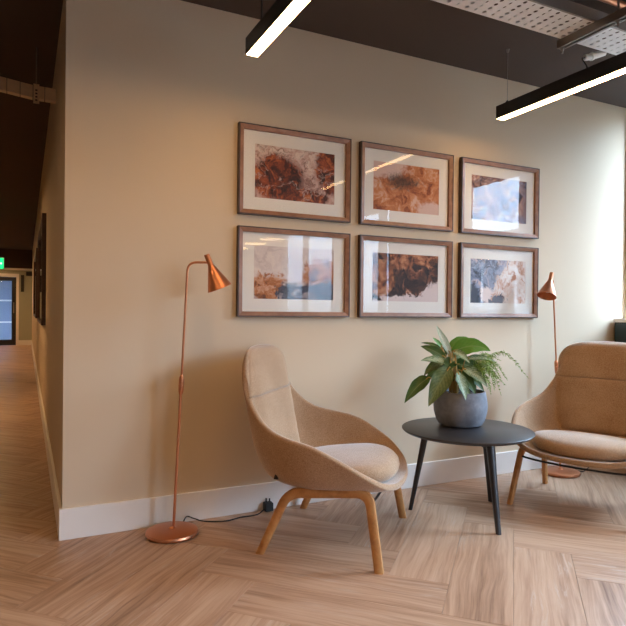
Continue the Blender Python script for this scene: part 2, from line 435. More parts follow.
# ------------------------------------------------------------------ framed prints
FW, FH, GX, GZ = 0.6812, 0.4839, 0.068, 0.0638
X0, ZT = 0.8465, 2.0878
def print_mat(name, fn):
    mt, nt, b = new_mat(name); k = NB(nt); o = k.obj()
    s = k.sep(o); x = k.mul(s[0], 1/0.243); z = k.mul(s[2], 1/0.145)
    v = k.comb(k.mul(x, 0.85), k.mul(z, 0.5), 0.0)
    k.lk(fn(k, v, x, z), b.inputs['Base Color']); b.inputs['Roughness'].default_value = 0.7
    return mt
def warp(k, v, sc, amt, off):
    a = k.noise(k.mapping(v, loc=off), sc, 4, 0.6, out=1)
    s = k.n('ShaderNodeVectorMath', operation='MULTIPLY_ADD'); k.lk(a, s.inputs[0]); s.inputs[1].default_value = (amt, amt, 0); k.lk(v, s.inputs[2]); return s.outputs[0]
def blob(k, x, z, cx, cz, rx, rz):
    a = k.math('POWER', k.mul(k.add(x, -cx), 1/rx), 2.0) if False else k.mul(k.mul(k.add(x, -cx), 1/rx), k.mul(k.add(x, -cx), 1/rx))
    c = k.mul(k.mul(k.add(z, -cz), 1/rz), k.mul(k.add(z, -cz), 1/rz))
    return k.math('SUBTRACT', 1.0, k.math('SQRT', k.add(a, c)))
def thr(k, f, a, b): return k.ramp(f, [(a, (0, 0, 0)), (b, (1, 1, 1))])
def vein(k, v, sc, off, wdt, det=5, dist=1.2):
    n = k.noise(k.mapping(v, loc=off), sc, det, 0.62, dist)
    d = k.math('ABSOLUTE', k.math('SUBTRACT', n, 0.5)); return k.ramp(d, [(0.0, (1, 1, 1)), (wdt, (0, 0, 0))])
RUST = (0.30, 0.060, 0.018); ORG_ = (0.50, 0.15, 0.045); DARK = (0.030, 0.011, 0.009); PINK = (0.62, 0.44, 0.39); CREAM = (0.74, 0.66, 0.60); NAVY = (0.035, 0.045, 0.09); BLUE = (0.25, 0.33, 0.52)
def p_ul(k, v, x, z):
    wv = warp(k, v, 2.0, 0.8, (1, 2, 0)); n = k.noise(wv, 2.8, 9, 0.68, 1.0)
    base = k.ramp(k.add(k.mul(n, 1.0), k.mul(z, 0.05)), [(0.40, (0.26, 0.13, 0.11)), (0.49, (0.58, 0.39, 0.34)), (0.60, (0.72, 0.60, 0.54))])
    rn = k.noise(wv, 3.0, 8, 0.66, 1.5)
    rust = k.ramp(rn, [(0.39, (0.018, 0.007, 0.006)), (0.46, (0.085, 0.017, 0.008)), (0.53, (0.27, 0.052, 0.016)), (0.62, ORG_)])
    nn = k.mul(k.math('SUBTRACT', n, 0.5), 1.5)
    b1 = k.add(blob(k, x, z, -0.42, -0.18, 0.72, 0.95), nn); b2 = k.add(blob(k, x, z, 0.95, 0.35, 0.5, 1.05), nn); b3 = k.add(blob(k, x, z, 0.1, -0.8, 0.8, 0.35), nn)
    m_ = k.math('MAXIMUM', k.math('MAXIMUM', b1, b2), b3)
    c = k.mix(thr(k, m_, 0.02, 0.20), base, rust)
    c = k.mix(k.mul(vein(k, wv, 1.7, (4, 1, 0), 0.018), 0.8), c, (0.60, 0.45, 0.40))
    return k.mix(k.mul(vein(k, wv, 2.2, (9, 3, 0), 0.014), 0.7), c, DARK)
def p_ll(k, v, x, z):
    wv = warp(k, v, 2.2, 0.7, (5, 2, 0)); n = k.noise(wv, 3.2, 8, 0.68, 0.9); nn = k.mul(k.math('SUBTRACT', n, 0.5), 2.2)
    base = k.ramp(n, [(0.35, (0.52, 0.43, 0.42)), (0.5, (0.66, 0.58, 0.56)), (0.65, CREAM)])
    rn = k.noise(wv, 4.0, 7, 0.65, 1.2)
    rust = k.ramp(rn, [(0.36, (0.09, 0.03, 0.02)), (0.48, (0.42, 0.14, 0.04)), (0.62, (0.62, 0.36, 0.24))])
    ml = k.add(blob(k, x, z, -0.6, -0.75, 0.55, 0.75), nn); mr = k.add(blob(k, x, z, 0.65, -0.15, 0.55, 0.75), nn)
    c = k.mix(thr(k, k.math('MAXIMUM', ml, mr), 0.0, 0.16), base, rust)
    nb = k.add(blob(k, x, z, 0.62, -0.85, 0.75, 0.75), nn); nb2 = k.add(blob(k, x, z, -0.15, -0.75, 0.4, 0.5), nn)
    c = k.mix(thr(k, k.math('MAXIMUM', nb, nb2), 0.10, 0.30), c, k.ramp(rn, [(0.38, (0.012, 0.014, 0.03)), (0.55, (0.05, 0.055, 0.09)), (0.66, (0.46, 0.38, 0.38))]))
    return c
def p_um(k, v, x, z):
    wv = warp(k, v, 2.0, 0.6, (8, 4, 0)); n = k.noise(wv, 3.4, 9, 0.70, 0.9); nn = k.mul(k.math('SUBTRACT', n, 0.5), 1.8)
    base = k.ramp(n, [(0.38, (0.20, 0.045, 0.014)), (0.46, (0.44, 0.135, 0.040)), (0.54, (0.56, 0.22, 0.085)), (0.62, (0.66, 0.42, 0.31))])
    pk = k.add(blob(k, x, z, -0.85, 0.9, 1.0, 0.7), nn); c = k.mix(thr(k, pk, 0.0, 0.3), base, PINK)
    pk2 = k.add(blob(k, x, z, 0.75, -0.9, 0.5, 0.5), nn); c = k.mix(thr(k, pk2, 0.0, 0.35), c, PINK)
    br = k.add(blob(k, x, z, -0.15, 0.25, 0.75, 0.5), k.mul(nn, 0.8))
    c = k.mix(k.mul(thr(k, br, 0.30, 0.75), 0.85), c, (0.05, 0.02, 0.014))
    return k.mix(k.mul(k.mul(k.math('MAXIMUM', vein(k, wv, 3.0, (2, 9, 0), 0.03), vein(k, wv, 5.0, (7, 1, 0), 0.03)), thr(k, br, -0.2, 0.5)), 0.9), c, (0.04, 0.018, 0.012))
def p_lm(k, v, x, z):
    wv = warp(k, v, 2.4, 0.7, (3, 7, 0)); n = k.noise(wv, 3.6, 9, 0.70, 1.1); nn = k.mul(k.math('SUBTRACT', n, 0.5), 2.2)
    base = k.ramp(n, [(0.40, (0.008, 0.005, 0.006)), (0.49, (0.035, 0.014, 0.011)), (0.55, (0.17, 0.05, 0.022)), (0.63, (0.46, 0.21, 0.12))])
    o1 = k.add(blob(k, x, z, -0.15, 0.75, 0.45, 0.5), nn); o2 = k.add(blob(k, x, z, 0.65, 0.85, 0.55, 0.4), nn); o3 = k.add(blob(k, x, z, -0.75, -0.1, 0.45, 0.9), nn)
    rr = k.ramp(k.noise(wv, 5, 6, 0.65), [(0.40, (0.05, 0.015, 0.008)), (0.5, (0.27, 0.085, 0.032)), (0.60, (0.50, 0.22, 0.10))])
    c = k.mix(thr(k, k.math('MAXIMUM', k.math('MAXIMUM', o1, o2), o3), 0.05, 0.18), base, rr)
    w1 = k.add(blob(k, x, z, 1.0, -0.85, 0.5, 0.75), nn); w2 = k.add(blob(k, x, z, -0.1, -1.15, 1.3, 0.42), nn)
    return k.mix(thr(k, k.math('MAXIMUM', w1, w2), 0.0, 0.22), c, (0.66, 0.55, 0.53))
def p_ur(k, v, x, z):
    wv = warp(k, v, 2.4, 0.7, (6, 6, 0)); n = k.noise(wv, 3.4, 7, 0.66, 0.8)
    c = k.ramp(n, [(0.40, (0.02, 0.018, 0.04)), (0.46, (0.30, 0.15, 0.12)), (0.53, (0.50, 0.27, 0.20)), (0.61, (0.62, 0.46, 0.41))])
    bl = k.noise(k.mapping(wv, loc=(7, 3, 0)), 2.6, 5, 0.6); c = k.mix(k.mul(thr(k, bl, 0.54, 0.66), 0.8), c, BLUE)
    c = k.mix(k.mul(vein(k, wv, 1.5, (1, 5, 0), 0.022, 6, 1.0), 0.95), c, (0.03, 0.03, 0.06)); c = k.mix(k.mul(vein(k, wv, 3.2, (4, 8, 0), 0.03, 6, 0.8), 0.8), c, (0.06, 0.05, 0.09))
    dk = k.add(k.add(x, -0.8), k.mul(k.math('SUBTRACT', n, 0.5), 1.6)); return k.mix(k.mul(thr(k, dk, -0.1, 0.2), 0.7), c, (0.10, 0.08, 0.11))
def p_lr(k, v, x, z):
    wv = warp(k, v, 2.2, 0.6, (2, 4, 0)); n = k.noise(wv, 4.0, 9, 0.70, 0.9); nn = k.mul(k.math('SUBTRACT', n, 0.5), 2.0)
    cream = k.ramp(n, [(0.40, (0.48, 0.22, 0.13)), (0.47, (0.68, 0.52, 0.44)), (0.56, (0.76, 0.69, 0.65))])
    blue = k.ramp(n, [(0.39, (0.02, 0.02, 0.035)), (0.47, (0.12, 0.14, 0.22)), (0.55, (0.28, 0.30, 0.42)), (0.63, (0.58, 0.42, 0.40))])
    blue = k.mix(k.mul(vein(k, wv, 2.6, (3, 2, 0), 0.03), 0.9), blue, (0.03, 0.025, 0.035))
    side = k.add(k.add(k.mul(x, -1.0), k.mul(z, 0.35)), nn); c = k.mix(thr(k, side, -0.05, 0.12), cream, blue)
    lo = k.add(blob(k, x, z, -0.45, -0.6, 0.32, 0.5), nn); c = k.mix(thr(k, lo, 0.2, 0.4), c, (0.69, 0.55, 0.51))
    d1 = k.add(blob(k, x, z, -1.0, -0.85, 0.42, 0.75), k.mul(nn, 1.2)); d2 = k.add(blob(k, x, z, -0.05, -0.85, 0.30, 0.30), k.mul(nn, 1.5))
    return k.mix(thr(k, k.math('MAXIMUM', d1, d2), 0.1, 0.24), c, (0.045, 0.04, 0.065))
PR = [[('rust_marble', p_ul, 'walnut framed print of rust and pink marbling, top left of six'), ('amber_branch', p_um, 'walnut framed print of orange marbling with dark branches, top row middle'), ('pale_vein', p_ur, 'walnut framed print of pale pink and blue veins, top right of six')],
      [('cream_rust', p_ll, 'walnut framed print of cream with rust and navy base, bottom left of six'), ('dark_umber', p_lm, 'walnut framed print of near-black and brown marbling, bottom row middle'), ('blue_cream', p_lr, 'walnut framed print half slate blue half cream, bottom right beside lamp')]]
FD = 0.032
def rail_frame(w_, h_, o0, o1, y0, y1):
    """picture-frame ring between outer inset o0 and inner inset o1"""
    mb = MB(); v = []
    for (ins, yy) in ((o0, y0), (o0, y1), (o1, y1), (o1, y0)):
        v += [(ins, yy, -ins), (w_-ins, yy, -ins), (w_-ins, yy, -h_+ins), (ins, yy, -h_+ins)]
    mb.v = v
    for a in range(4):
        b = (a+1) % 4
        for i in range(4):
            j = (i+1) % 4; mb.f.append((a*4+i, a*4+j, b*4+j, b*4+i))
    return mb
fr_mesh = {}
for r in range(2):
    for c in range(3):
        nm, fn, lab = PR[r][c]
        t = thing('framed_print', lab, 'picture', (X0+c*(FW+GX), 0, ZT-r*(FH+GZ)), group='six framed prints on the wall')
        if not fr_mesh:
            e = rail_frame(FW, FH, 0, 0.0062, -0.001, -FD); fr_mesh['edge'] = mesh('frame_edge', e.v, e.f)
            e = rail_frame(FW, FH, 0.0062, 0.028, -0.001, -FD+0.002); 
            # rounded inner slope
            for i in range(8, 12): e.v[i] = (e.v[i][0], e.v[i][1]+0.006, e.v[i][2])
            fr_mesh['face'] = mesh('frame', e.v, e.f)
            q = MB().box(0.02, FW-0.02, -0.009, -0.002, -FH+0.02, -0.02); fr_mesh['mat'] = None
            e = rail_frame(FW, FH, 0.022, 0.0975, -0.006, -0.0095); fr_mesh['mat'] = mesh('mat_board', e.v, e.f)
            pw, ph = FW-0.195+0.004, FH-0.195+0.004
        link('frame_edge', fr_mesh['edge'], M['frame_edge'], t); link('frame', fr_mesh['face'], M['frame'], t)
        link('mat_board', fr_mesh['mat'], M['mat'], t)
        pm = MB().box(-pw/2, pw/2, -0.0015, 0.0015, -ph/2, ph/2)
        pr = pm.build('art_print', print_mat(nm, fn), t, loc=(FW/2, -0.0065, -FH/2))
        g = MB().box(0.024, FW-0.024, -0.0150, -0.0142, -FH+0.024, -0.024); g.build('glass', M['glass'], t)

# ------------------------------------------------------------------ lounge chairs
RIM = [(-0.395, 0.0, 0.918), (-0.392, 0.09, 0.915), (-0.384, 0.155, 0.905), (-0.372, 0.212, 0.880), (-0.365, 0.245, 0.835), (-0.357, 0.258, 0.775), (-0.338, 0.268, 0.718), (-0.302, 0.285, 0.662), (-0.240, 0.316, 0.598),
       (-0.175, 0.345, 0.562), (-0.095, 0.370, 0.541), (0.025, 0.384, 0.516), (0.130, 0.378, 0.468), (0.240, 0.347, 0.400), (0.314, 0.283, 0.340), (0.350, 0.19, 0.308), (0.366, 0.09, 0.297), (0.370, 0.0, 0.295)]
def make_chair(name, label):
    t = thing(name, label, 'chair', group='tan wool lounge chairs')
    WS = 1.07      # overall width factor of the upholstery
    RM = [(a_, b_*WS, c_) for (a_, b_, c_) in RIM]
    half = smoothpath([RM[1][:1]+(-RM[1][1],)+RM[1][2:]]+RM+[RM[-2][:1]+(-RM[-2][1],)+RM[-2][2:]], 4)[4:-4]
    rim = half + [Vector((p.x, -p.y, p.z)) for p in half[-2:0:-1]]
    N = len(rim); B = Vector((0.0, 0, 0.285))
    back = [(0, 0), (.17, 0), (.33, 0.0), (.46, .014), (.57, .055), (.65, .12), (.72, .23), (.79, .38), (.86, .55), (.93, .77), (1, 1)]
    arm = [(0, 0), (.20, 0), (.40, .003), (.56, .018), (.70, .06), (.81, .14), (.89, .27), (.945, .44), (.975, .62), (.992, .81), (1, 1)]
    front = [(0, 0), (.12, 0), (.25, .0), (.38, .02), (.50, .06), (.61, .13), (.71, .24), (.80, .40), (.88, .60), (.95, .82), (1, 1)]
    Rn = 24
    def prof(tab, f):
        x = f*(len(tab)-1); i = min(int(x), len(tab)-2); u = x-i
        P = [tab[max(i-1, 0)], tab[i], tab[i+1], tab[min(i+2, len(tab)-1)]]
        return [0.5*((2*P[1][q])+(P[2][q]-P[0][q])*u+(2*P[0][q]-5*P[1][q]+4*P[2][q]-P[3][q])*u*u+(3*P[1][q]-P[0][q]-3*P[2][q]+P[3][q])*u**3) for q in (0, 1)]
    v = [tuple(B)]; f = []
    for i in range(N):
        p = rim[i]; an = abs(math.atan2(p.y, p.x))        # 0 front .. pi back
        if an < PI/2: wf, wa, wb = (1-an/(PI/2))**0.8, 0, 0; wa = 1-wf
        else:
            q = max(0, min(1, (p.z-0.58)/0.30)); wb = q*q*(3-2*q); wa = 1-wb; wf = 0
        for j in range(1, Rn+1):
            s_ = j/Rn; a = prof(arm, s_); b = prof(back, s_); c = prof(front, s_)
            h = wa*a[0]+wb*b[0]+wf*c[0]; z = wa*a[1]+wb*b[1]+wf*c[1]
            v.append((B.x+(p.x-B.x)*h, B.y+(p.y-B.y)*h, B.z+(p.z-B.z)*z))
    for i in range(N):
        k = (i+1) % N; f.append((0, 1+i*Rn, 1+k*Rn))
        for j in range(Rn-1): f.append((1+i*Rn+j, 1+i*Rn+j+1, 1+k*Rn+j+1, 1+k*Rn+j))
    me = bpy.data.meshes.new('shell'); me.from_pydata(v, [], f); me.update()
    bm = bmesh.new(); bm.from_mesh(me); bmesh.ops.recalc_face_normals(bm, faces=bm.faces)
    bm.faces.ensure_lookup_table()
    if bm.faces[0].normal.z > 0: bmesh.ops.reverse_faces(bm, faces=bm.faces)   # outward = down
    bvh = BVHTree.FromBMesh(bm); bm.to_mesh(me); bm.free(); me.shade_smooth()
    sh = link('shell', me, M['fabric'], t)
    sd = sh.modifiers.new('thickness', 'SOLIDIFY'); sd.thickness = 0.028; sd.offset = -1
    ss = sh.modifiers.new('round', 'SUBSURF'); ss.levels = 1; ss.render_levels = 1
    # pads on the inner back
    HW = [(0.36, 0.235), (0.42, 0.252), (0.50, 0.270), (0.60, 0.286), (0.662, 0.274), (0.718, 0.259), (0.775, 0.249), (0.835, 0.236), (0.88, 0.201), (0.902, 0.152), (0.912, 0.10)]
    def hw(z):
        for i in range(len(HW)-1):
            if HW[i][0] <= z <= HW[i+1][0]:
                q = (z-HW[i][0])/(HW[i+1][0]-HW[i][0]); return HW[i][1]*(1-q)+HW[i+1][1]*q
        return HW[0][1] if z < HW[0][0] else HW[-1][1]
    def pad(nm, z0, z1, th, joint, nz=16, ny=20):
        V = []; Fc = []
        for i in range(nz+1):
            b = i/nz; z = z0+(z1-z0)*b; wd = hw(z)*WS
            for j in range(ny+1):
                a = -1+2*j/ny; y_ = wd*a
                hit = bvh.ray_cast(Vector((0.25, y_, z)), Vector((-1, 0, 0)))[0]
                xs = hit.x if hit else -0.37
                q = 2*b-1; fb = (max(0.0, 1-abs(q)**22))**0.5; fb = 0.82+0.18*fb if q*joint > 0 else (max(0.0, 1-abs(q)**5))**0.5
                e = (1-abs(a)**2.8)*fb
                V.append((xs+0.026+th*e, y_, z))
        for i in range(nz):
            for j in range(ny):
                q = i*(ny+1)+j; Fc.append((q, q+1, q+ny+2, q+ny+1))
        n0 = len(V)
        V += [(x_-0.012-th*0 if False else x_-0.012, y_, z) for (x_, y_, z) in V]
        border = [j for j in range(ny+1)]+[i*(ny+1)+ny for i in range(1, nz+1)]+[nz*(ny+1)+j for j in range(ny-1, -1, -1)]+[i*(ny+1) for i in range(nz-1, 0, -1)]
        for i in range(nz):
            for j in range(ny):
                q = n0+i*(ny+1)+j; Fc.append((q, q+ny+1, q+ny+2, q+1))
        for i in range(len(border)):
            a, b = border[i], border[(i+1) % len(border)]; Fc.append((a, n0+a, n0+b, b))
        return link(nm, mesh(nm, V, Fc, True), M['fabric'], t)
    pad('back_cushion', 0.36, 0.6885, 0.030, 1); pad('headrest', 0.6875, 0.912, 0.030, -1)
    # seat cushion
    V = []; Fc = []; n = 56
    rings = [(0.80, 0.0), (0.93, 0.006), (0.985, 0.024), (1.0, 0.045), (0.985, 0.066), (0.93, 0.082), (0.84, 0.090), (0.65, 0.097), (0.4, 0.101), (0.15, 0.103)]
    for (sc, z) in rings:
        for q in range(n):
            an = 2*PI*q/n; ca, sa = math.cos(an), math.sin(an); ex = 2/2.7
            x_ = 0.045+0.285*sc*math.copysign(abs(ca)**ex, ca); y_ = 0.285*sc*math.copysign(abs(sa)**ex, sa)
            tilt = 0.045*(x_-0.045)/0.285 - 0.045*max(0, (x_-0.12)/0.2)**2
            V.append((x_, y_, 0.312+z*0.92+tilt*0.8))
    for r_ in range(len(rings)-1):
        for q in range(n): Fc.append((r_*n+q, r_*n+(q+1) % n, (r_+1)*n+(q+1) % n, (r_+1)*n+q))
    Fc.append(tuple(range(n))[::-1]); Fc.append(tuple((len(rings)-1)*n+q for q in range(n)))
    link('seat_cushion', mesh('seat_cushion', V, Fc, True), M['fabric'], t)
    # bentwood side frames
    for sgn in (-1, 1):
        path = fillet([(-0.238, sgn*0.318, 0.0), (-0.118, sgn*0.292, 0.278), (0.252, sgn*0.300, 0.318), (0.308, sgn*0.345, 0.0)], 0.062, 7)
        V = []; Fc = []; a, b = 0.0222, 0.0165; L_ = len(path)
        sec = [(-1, -.6), (-.6, -1), (.6, -1), (1, -.6), (1, .6), (.6, 1), (-.6, 1), (-1, .6)]
        for i, p in enumerate(path):
            tg = (path[min(i+1, L_-1)]-path[max(i-1, 0)]).normalized(); side = Vector((0, 1, 0)); side = (side-tg*side.dot(tg)).normalized(); nn = tg.cross(side)
            if i in (0, L_-1): nn = Vector((1, 0, 0)) if nn.x > 0 else Vector((-1, 0, 0)); side = Vector((0, 1, 0))
            zz = i/(L_-1); k_ = 0.86+0.14*math.sin(PI*zz)
            for (sx, sy) in sec: V.append(tuple(p+nn*sx*a*k_+side*sy*b*k_))
        for i in range(L_-1):
            for q in range(8): Fc.append((i*8+q, i*8+(q+1) % 8, (i+1)*8+(q+1) % 8, (i+1)*8+q))
        Fc.append(tuple(range(8))[::-1]); Fc.append(tuple((L_-1)*8+q for q in range(8)))
        lo = link('leg_frame', mesh('leg_frame', V, Fc), M['beech'], t); auto_smooth(lo, 0.9)
    for xx, zz, ww in ((0.262, 0.272, 0.306), (-0.128, 0.245, 0.300)):
        mb = MB().tube(smoothpath([(xx, -ww, zz), (xx, -ww*0.6, zz-0.012), (xx, 0, zz-0.016), (xx, ww*0.6, zz-0.012), (xx, ww, zz)], 4), 0.006, 8); mb.build('stretcher', M['black'], t, smooth=True)
    # small maker tab on the outer side
    hit, nrm, _, _ = bvh.ray_cast(Vector((-0.165, -0.8, 0.355)), Vector((0, 1, 0)))
    if hit:
        tabm = mesh('fabric_tab', [(-0.010, 0, -0.014), (0.012, 0, -0.012), (0.0, 0, 0.018), (-0.010, -0.004, -0.014), (0.012, -0.004, -0.012), (0.0, -0.004, 0.018)], [(0, 1, 2), (3, 5, 4), (0, 3, 4, 1), (1, 4, 5, 2), (2, 5, 3, 0)])
        link('fabric_tab', tabm, M['rubber'], t, loc=hit+Vector((0, -0.001, 0)))
    return t
ch = make_chair('lounge_chair', 'tan wool high-back lounge chair seen from the side, between copper lamp and black table')
ch.location = (1.184, -0.463, 0); ch.rotation_euler = (0, 0, math.radians(-43))
ch2 = copy_tree(ch); ch2['label'] = 'tan wool high-back lounge chair facing forward right of the black table, cut by the frame'
ch2.location = (2.758, -0.672, 0); ch2.rotation_euler = (0, 0, math.radians(205))

# ------------------------------------------------------------------ coffee table
TC = Vector((1.985, -0.52, 0)); TZ = 0.463; TR = 0.347
t = thing('coffee_table', 'round black coffee table on three splayed legs carrying the plant', 'table', TC)
MB().lathe([(0, TZ-0.020), (TR-0.022, TZ-0.020), (TR-0.008, TZ-0.014), (TR, TZ-0.005), (TR, TZ-0.002), (TR-0.003, TZ), (0, TZ)], 72).build('table_top', M['tblack'], t, smooth=True)
for an in (141.2, 261.2, 21.2):
    a = math.radians(an); d = Vector((math.cos(a), math.sin(a), 0))
    top = d*0.215+Vector((0, 0, TZ-0.021)); ft = d*0.296
    V = []; Fc = []; nrm = Vector((-d.y, d.x, 0))
    for p, wa, wb in ((ft, 0.011, 0.0125), (ft*0.0+d*0.2555+Vector((0, 0, (TZ-0.02)/2)), 0.015, 0.016), (top, 0.019, 0.021)):
        for q in range(12):
            an2 = 2*PI*q/12; ca, sa = math.cos(an2), math.sin(an2); ex = 0.6
            V.append(tuple(p+d*wa*math.copysign(abs(ca)**ex, ca)+nrm*wb*math.copysign(abs(sa)**ex, sa)))
    for r_ in range(2):
        for q in range(12): Fc.append((r_*12+q, r_*12+(q+1) % 12, (r_+1)*12+(q+1) % 12, (r_+1)*12+q))
    Fc.append(tuple(range(12))[::-1]); Fc.append(tuple(24+q for q in range(12)))
    auto_smooth(link('leg', mesh('leg', V, Fc), M['tblack'], t))
    # bracket from the hub to the leg
    A = Vector((0, 0, TZ-0.034)); 
    V = []
    for p, hh in ((Vector((0, 0, TZ-0.021)), 0.022), (d*0.225+Vector((0, 0, TZ-0.021)), 0.045)):
        for sg in (-1, 1):
            V += [tuple(p+nrm*sg*0.014), tuple(p+nrm*sg*0.014-Vector((0, 0, hh)))]
    link('bracket', mesh('bracket', V, [(0, 1, 3, 2), (4, 6, 7, 5), (0, 4, 5, 1), (2, 3, 7, 6), (0, 2, 6, 4), (1, 5, 7, 3)]), M['tblack'], t)

# ------------------------------------------------------------------ potted plant
PC = Vector((2.03, -0.412, TZ))
CR = Vector((math.cos(YAW), -math.sin(YAW), 0)); CF = Vector((math.sin(YAW), math.cos(YAW), 0))   # plant's sideways and depth directions
t = thing('potted_plant', 'leafy variegated plant with fern in a blue-grey concrete bowl on black table', 'plant', PC)
PH = 0.190
MB().lathe([(0, 0), (0.098, 0), (0.118, 0.006), (0.133, 0.030), (0.1455, 0.075), (0.148, 0.105), (0.1455, 0.140), (0.139, 0.175), (0.134, PH), (0.127, PH), (0.124, PH-0.025), (0, PH-0.025)], 56).build('bowl', M['pot'], t, smooth=True)
MB().lathe([(0.125, PH-0.034), (0.125, PH-0.020), (0.06, PH-0.012), (0, PH-0.01)], 32).build('soil', M['soil'], t, smooth=True)
PX = 586.46/3.26
def pp(u, v, d=0.0):      # plant-local point from sideways/height offsets (u, v read off the photo, d depth)
    return CR*((u-460.0)/PX) + Vector((0, 0, (427.0-v)/PX)) + CF*d
def leaf(b, c, tip, width, mat, fold=0.25, roll=0.0, droop=0.0):
    b, c, tip = Vector(b), Vector(c), Vector(tip); nL, nW = 12, 3; V = []; Fc = []; UV = []
    up = Vector((0, 0, 1)) + (-CF)*0.6
    for i in range(nL+1):
        s_ = i/nL; p = b*(1-s_)**2+c*2*s_*(1-s_)+tip*s_*s_
        tg = ((c-b)*(1-s_)+(tip-c)*s_).normalized()
        side = tg.cross(up)
        if side.length < 0.05: side = CR.copy()
        side.normalize(); nn = side.cross(tg).normalized()
        ca, sa = math.cos(roll), math.sin(roll); side, nn = side*ca+nn*sa, nn*ca-side*sa
        wd = width*(math.sin(PI*min(1, s_**0.80))**0.85)*(1-0.25*s_)+0.0012
        for j in range(-nW, nW+1):
            q = j/nW; V.append(tuple(p+side*wd*q+nn*(abs(q)*wd*fold-0.10*wd*math.sin(s_*20+q)*abs(q)))); UV.append((s_, q))
    m_ = 2*nW+1
    for i in range(nL):
        for j in range(2*nW): q = i*m_+j; Fc.append((q, q+1, q+m_+1, q+m_))
    me = bpy.data.meshes.new('leaf'); me.from_pydata(V, [], Fc); me.update()
    ul = me.uv_layers.new(name='UVMap')
    for lp in me.loops: ul.data[lp.index].uv = UV[lp.vertex_index]
    me.shade_smooth(); o = link('leaf', me, M[mat], t); return o
ROOT = Vector((0, 0, PH-0.02))
def leafpx(bu, bv, tu, tv, wpx, mat, db=-0.03, dt=-0.08, arch=10, roll=0.0, fold=0.25, side=0):
    b = pp(bu, bv, db); tp = pp(tu, tv, dt); c = (b+tp)/2+Vector((0, 0, arch/PX))+CR*(side/PX)
    leaf(b, c, tp, wpx/PX, mat, fold, roll)
    # petiole down to the soil
    r0 = ROOT+CR*((bu-452)/PX*0.25-0.035)+CF*db*0.4
    mid = (r0+b)/2+Vector((0, 0, 0.01))
    MB().tube(smoothpath([r0, mid, b, b*0.7+c*0.3], 4), [0.0032]*13, 6).build('stalk', M['stem'], t, smooth=True)
LV = [ (454, 374, 470, 394, 7.0, 'leafdark', -0.07, -0.11, 7, -0.2), (456, 372, 481, 392, 7.0, 'leafdark', -0.02, -0.05, 9, -0.3), (446, 376, 433, 396, 7.0, 'leafdark', -0.02, -0.07, 7, 0.2), (450, 378, 464, 396, 6.0, 'leafvar', -0.09, -0.13, 5, 0.0), (452, 362, 440, 374, 7.0, 'leafdark', -0.04, -0.09, 6, 0.2),
 # base u,v, tip u,v, half width px, material, depth base, depth tip, arch, roll
 (427, 379, 401, 403, 7.5, 'leafdark', -0.05, -0.10, 7, 0.2), (446, 368, 423, 405, 10.5, 'leafvar', -0.08, -0.14, 6, 0.35),
 (444, 367, 421, 377, 6.5, 'leafvar', -0.02, -0.06, 9, 0.1), (445, 361, 420, 349, 5.5, 'leafdark', 0.0, 0.02, 4, 0.5),
 (446, 365, 417, 362, 5.0, 'leafsilver', -0.05, -0.08, 5, 0.3), (444, 353, 422, 346, 2.6, 'leafdark', 0.04, 0.07, 4, 0.2),
 (442, 350, 432, 340, 2.6, 'leafbright', 0.02, 0.02, 1, 0.3), (448, 357, 433, 327.5, 3.9, 'leafwhite', -0.04, -0.05, 2, 0.6),
 (449, 354, 470, 340, 6.0, 'leafbright', 0.03, 0.06, 6, -0.2), (450, 355, 487, 352, 9.5, 'leafbright', -0.02, -0.05, 12, -0.55),
 (449, 353, 463, 363, 5.0, 'leafsilver', -0.06, -0.12, 5, -0.2), (452.5, 372, 458, 398, 7.2, 'leafsilver', -0.10, -0.16, 3, 0.35),
 (458, 370, 480, 386, 6.6, 'leafsilver', -0.08, -0.13, 8, -0.3), (463, 361, 491, 362, 4.2, 'leafsilver', -0.03, -0.06, 5, -0.2),
 (455, 368, 486, 381, 9.0, 'leafdark', 0.02, 0.02, 12, -0.4), (452, 366, 475, 391, 8.5, 'leafdark', 0.04, -0.02, 10, -0.2),
 (447, 372, 441, 394, 7.5, 'leafdark', 0.03, 0.00, 6, 0.2), (451, 352, 461, 344, 4.5, 'leafvar', 0.05, 0.08, 3, 0.2),
 (452, 360, 470, 352, 8.0, 'leafdark', 0.06, 0.12, 8, -0.3), (448, 360, 432, 352, 6.0, 'leafdark', 0.06, 0.13, 6, 0.3),
 (455, 365, 472, 368, 7.0, 'leafvar', 0.08, 0.15, 12, 0.0), (447, 370, 428, 388, 7.0, 'leafdark', 0.06, 0.10, 8, 0.1),
 (453, 356, 479, 344, 3.0, 'leafvar', 0.06, 0.10, 4, 0.1), (450, 375, 446, 388, 5.0, 'leafvar', -0.02, -0.06, 5, 0.1)]
for (bu, bv, tu, tv, wd, mt_, db, dt, ar, ro) in LV: leafpx(bu, bv, tu, tv, wd, mt_, db, dt, ar, ro)
for du, dd in ((-11, -0.05), (-8.5, -0.02), (-6.5, -0.06), (-10, 0.01)):
    MB().tube([pp(460+du, 394, dd), pp(460+du-0.5, 375, dd*1.1), pp(460+du-2.5, 354, dd*1.2)], [0.007, 0.0062, 0.004], 8).build('stem', M['stem'], t, smooth=True)
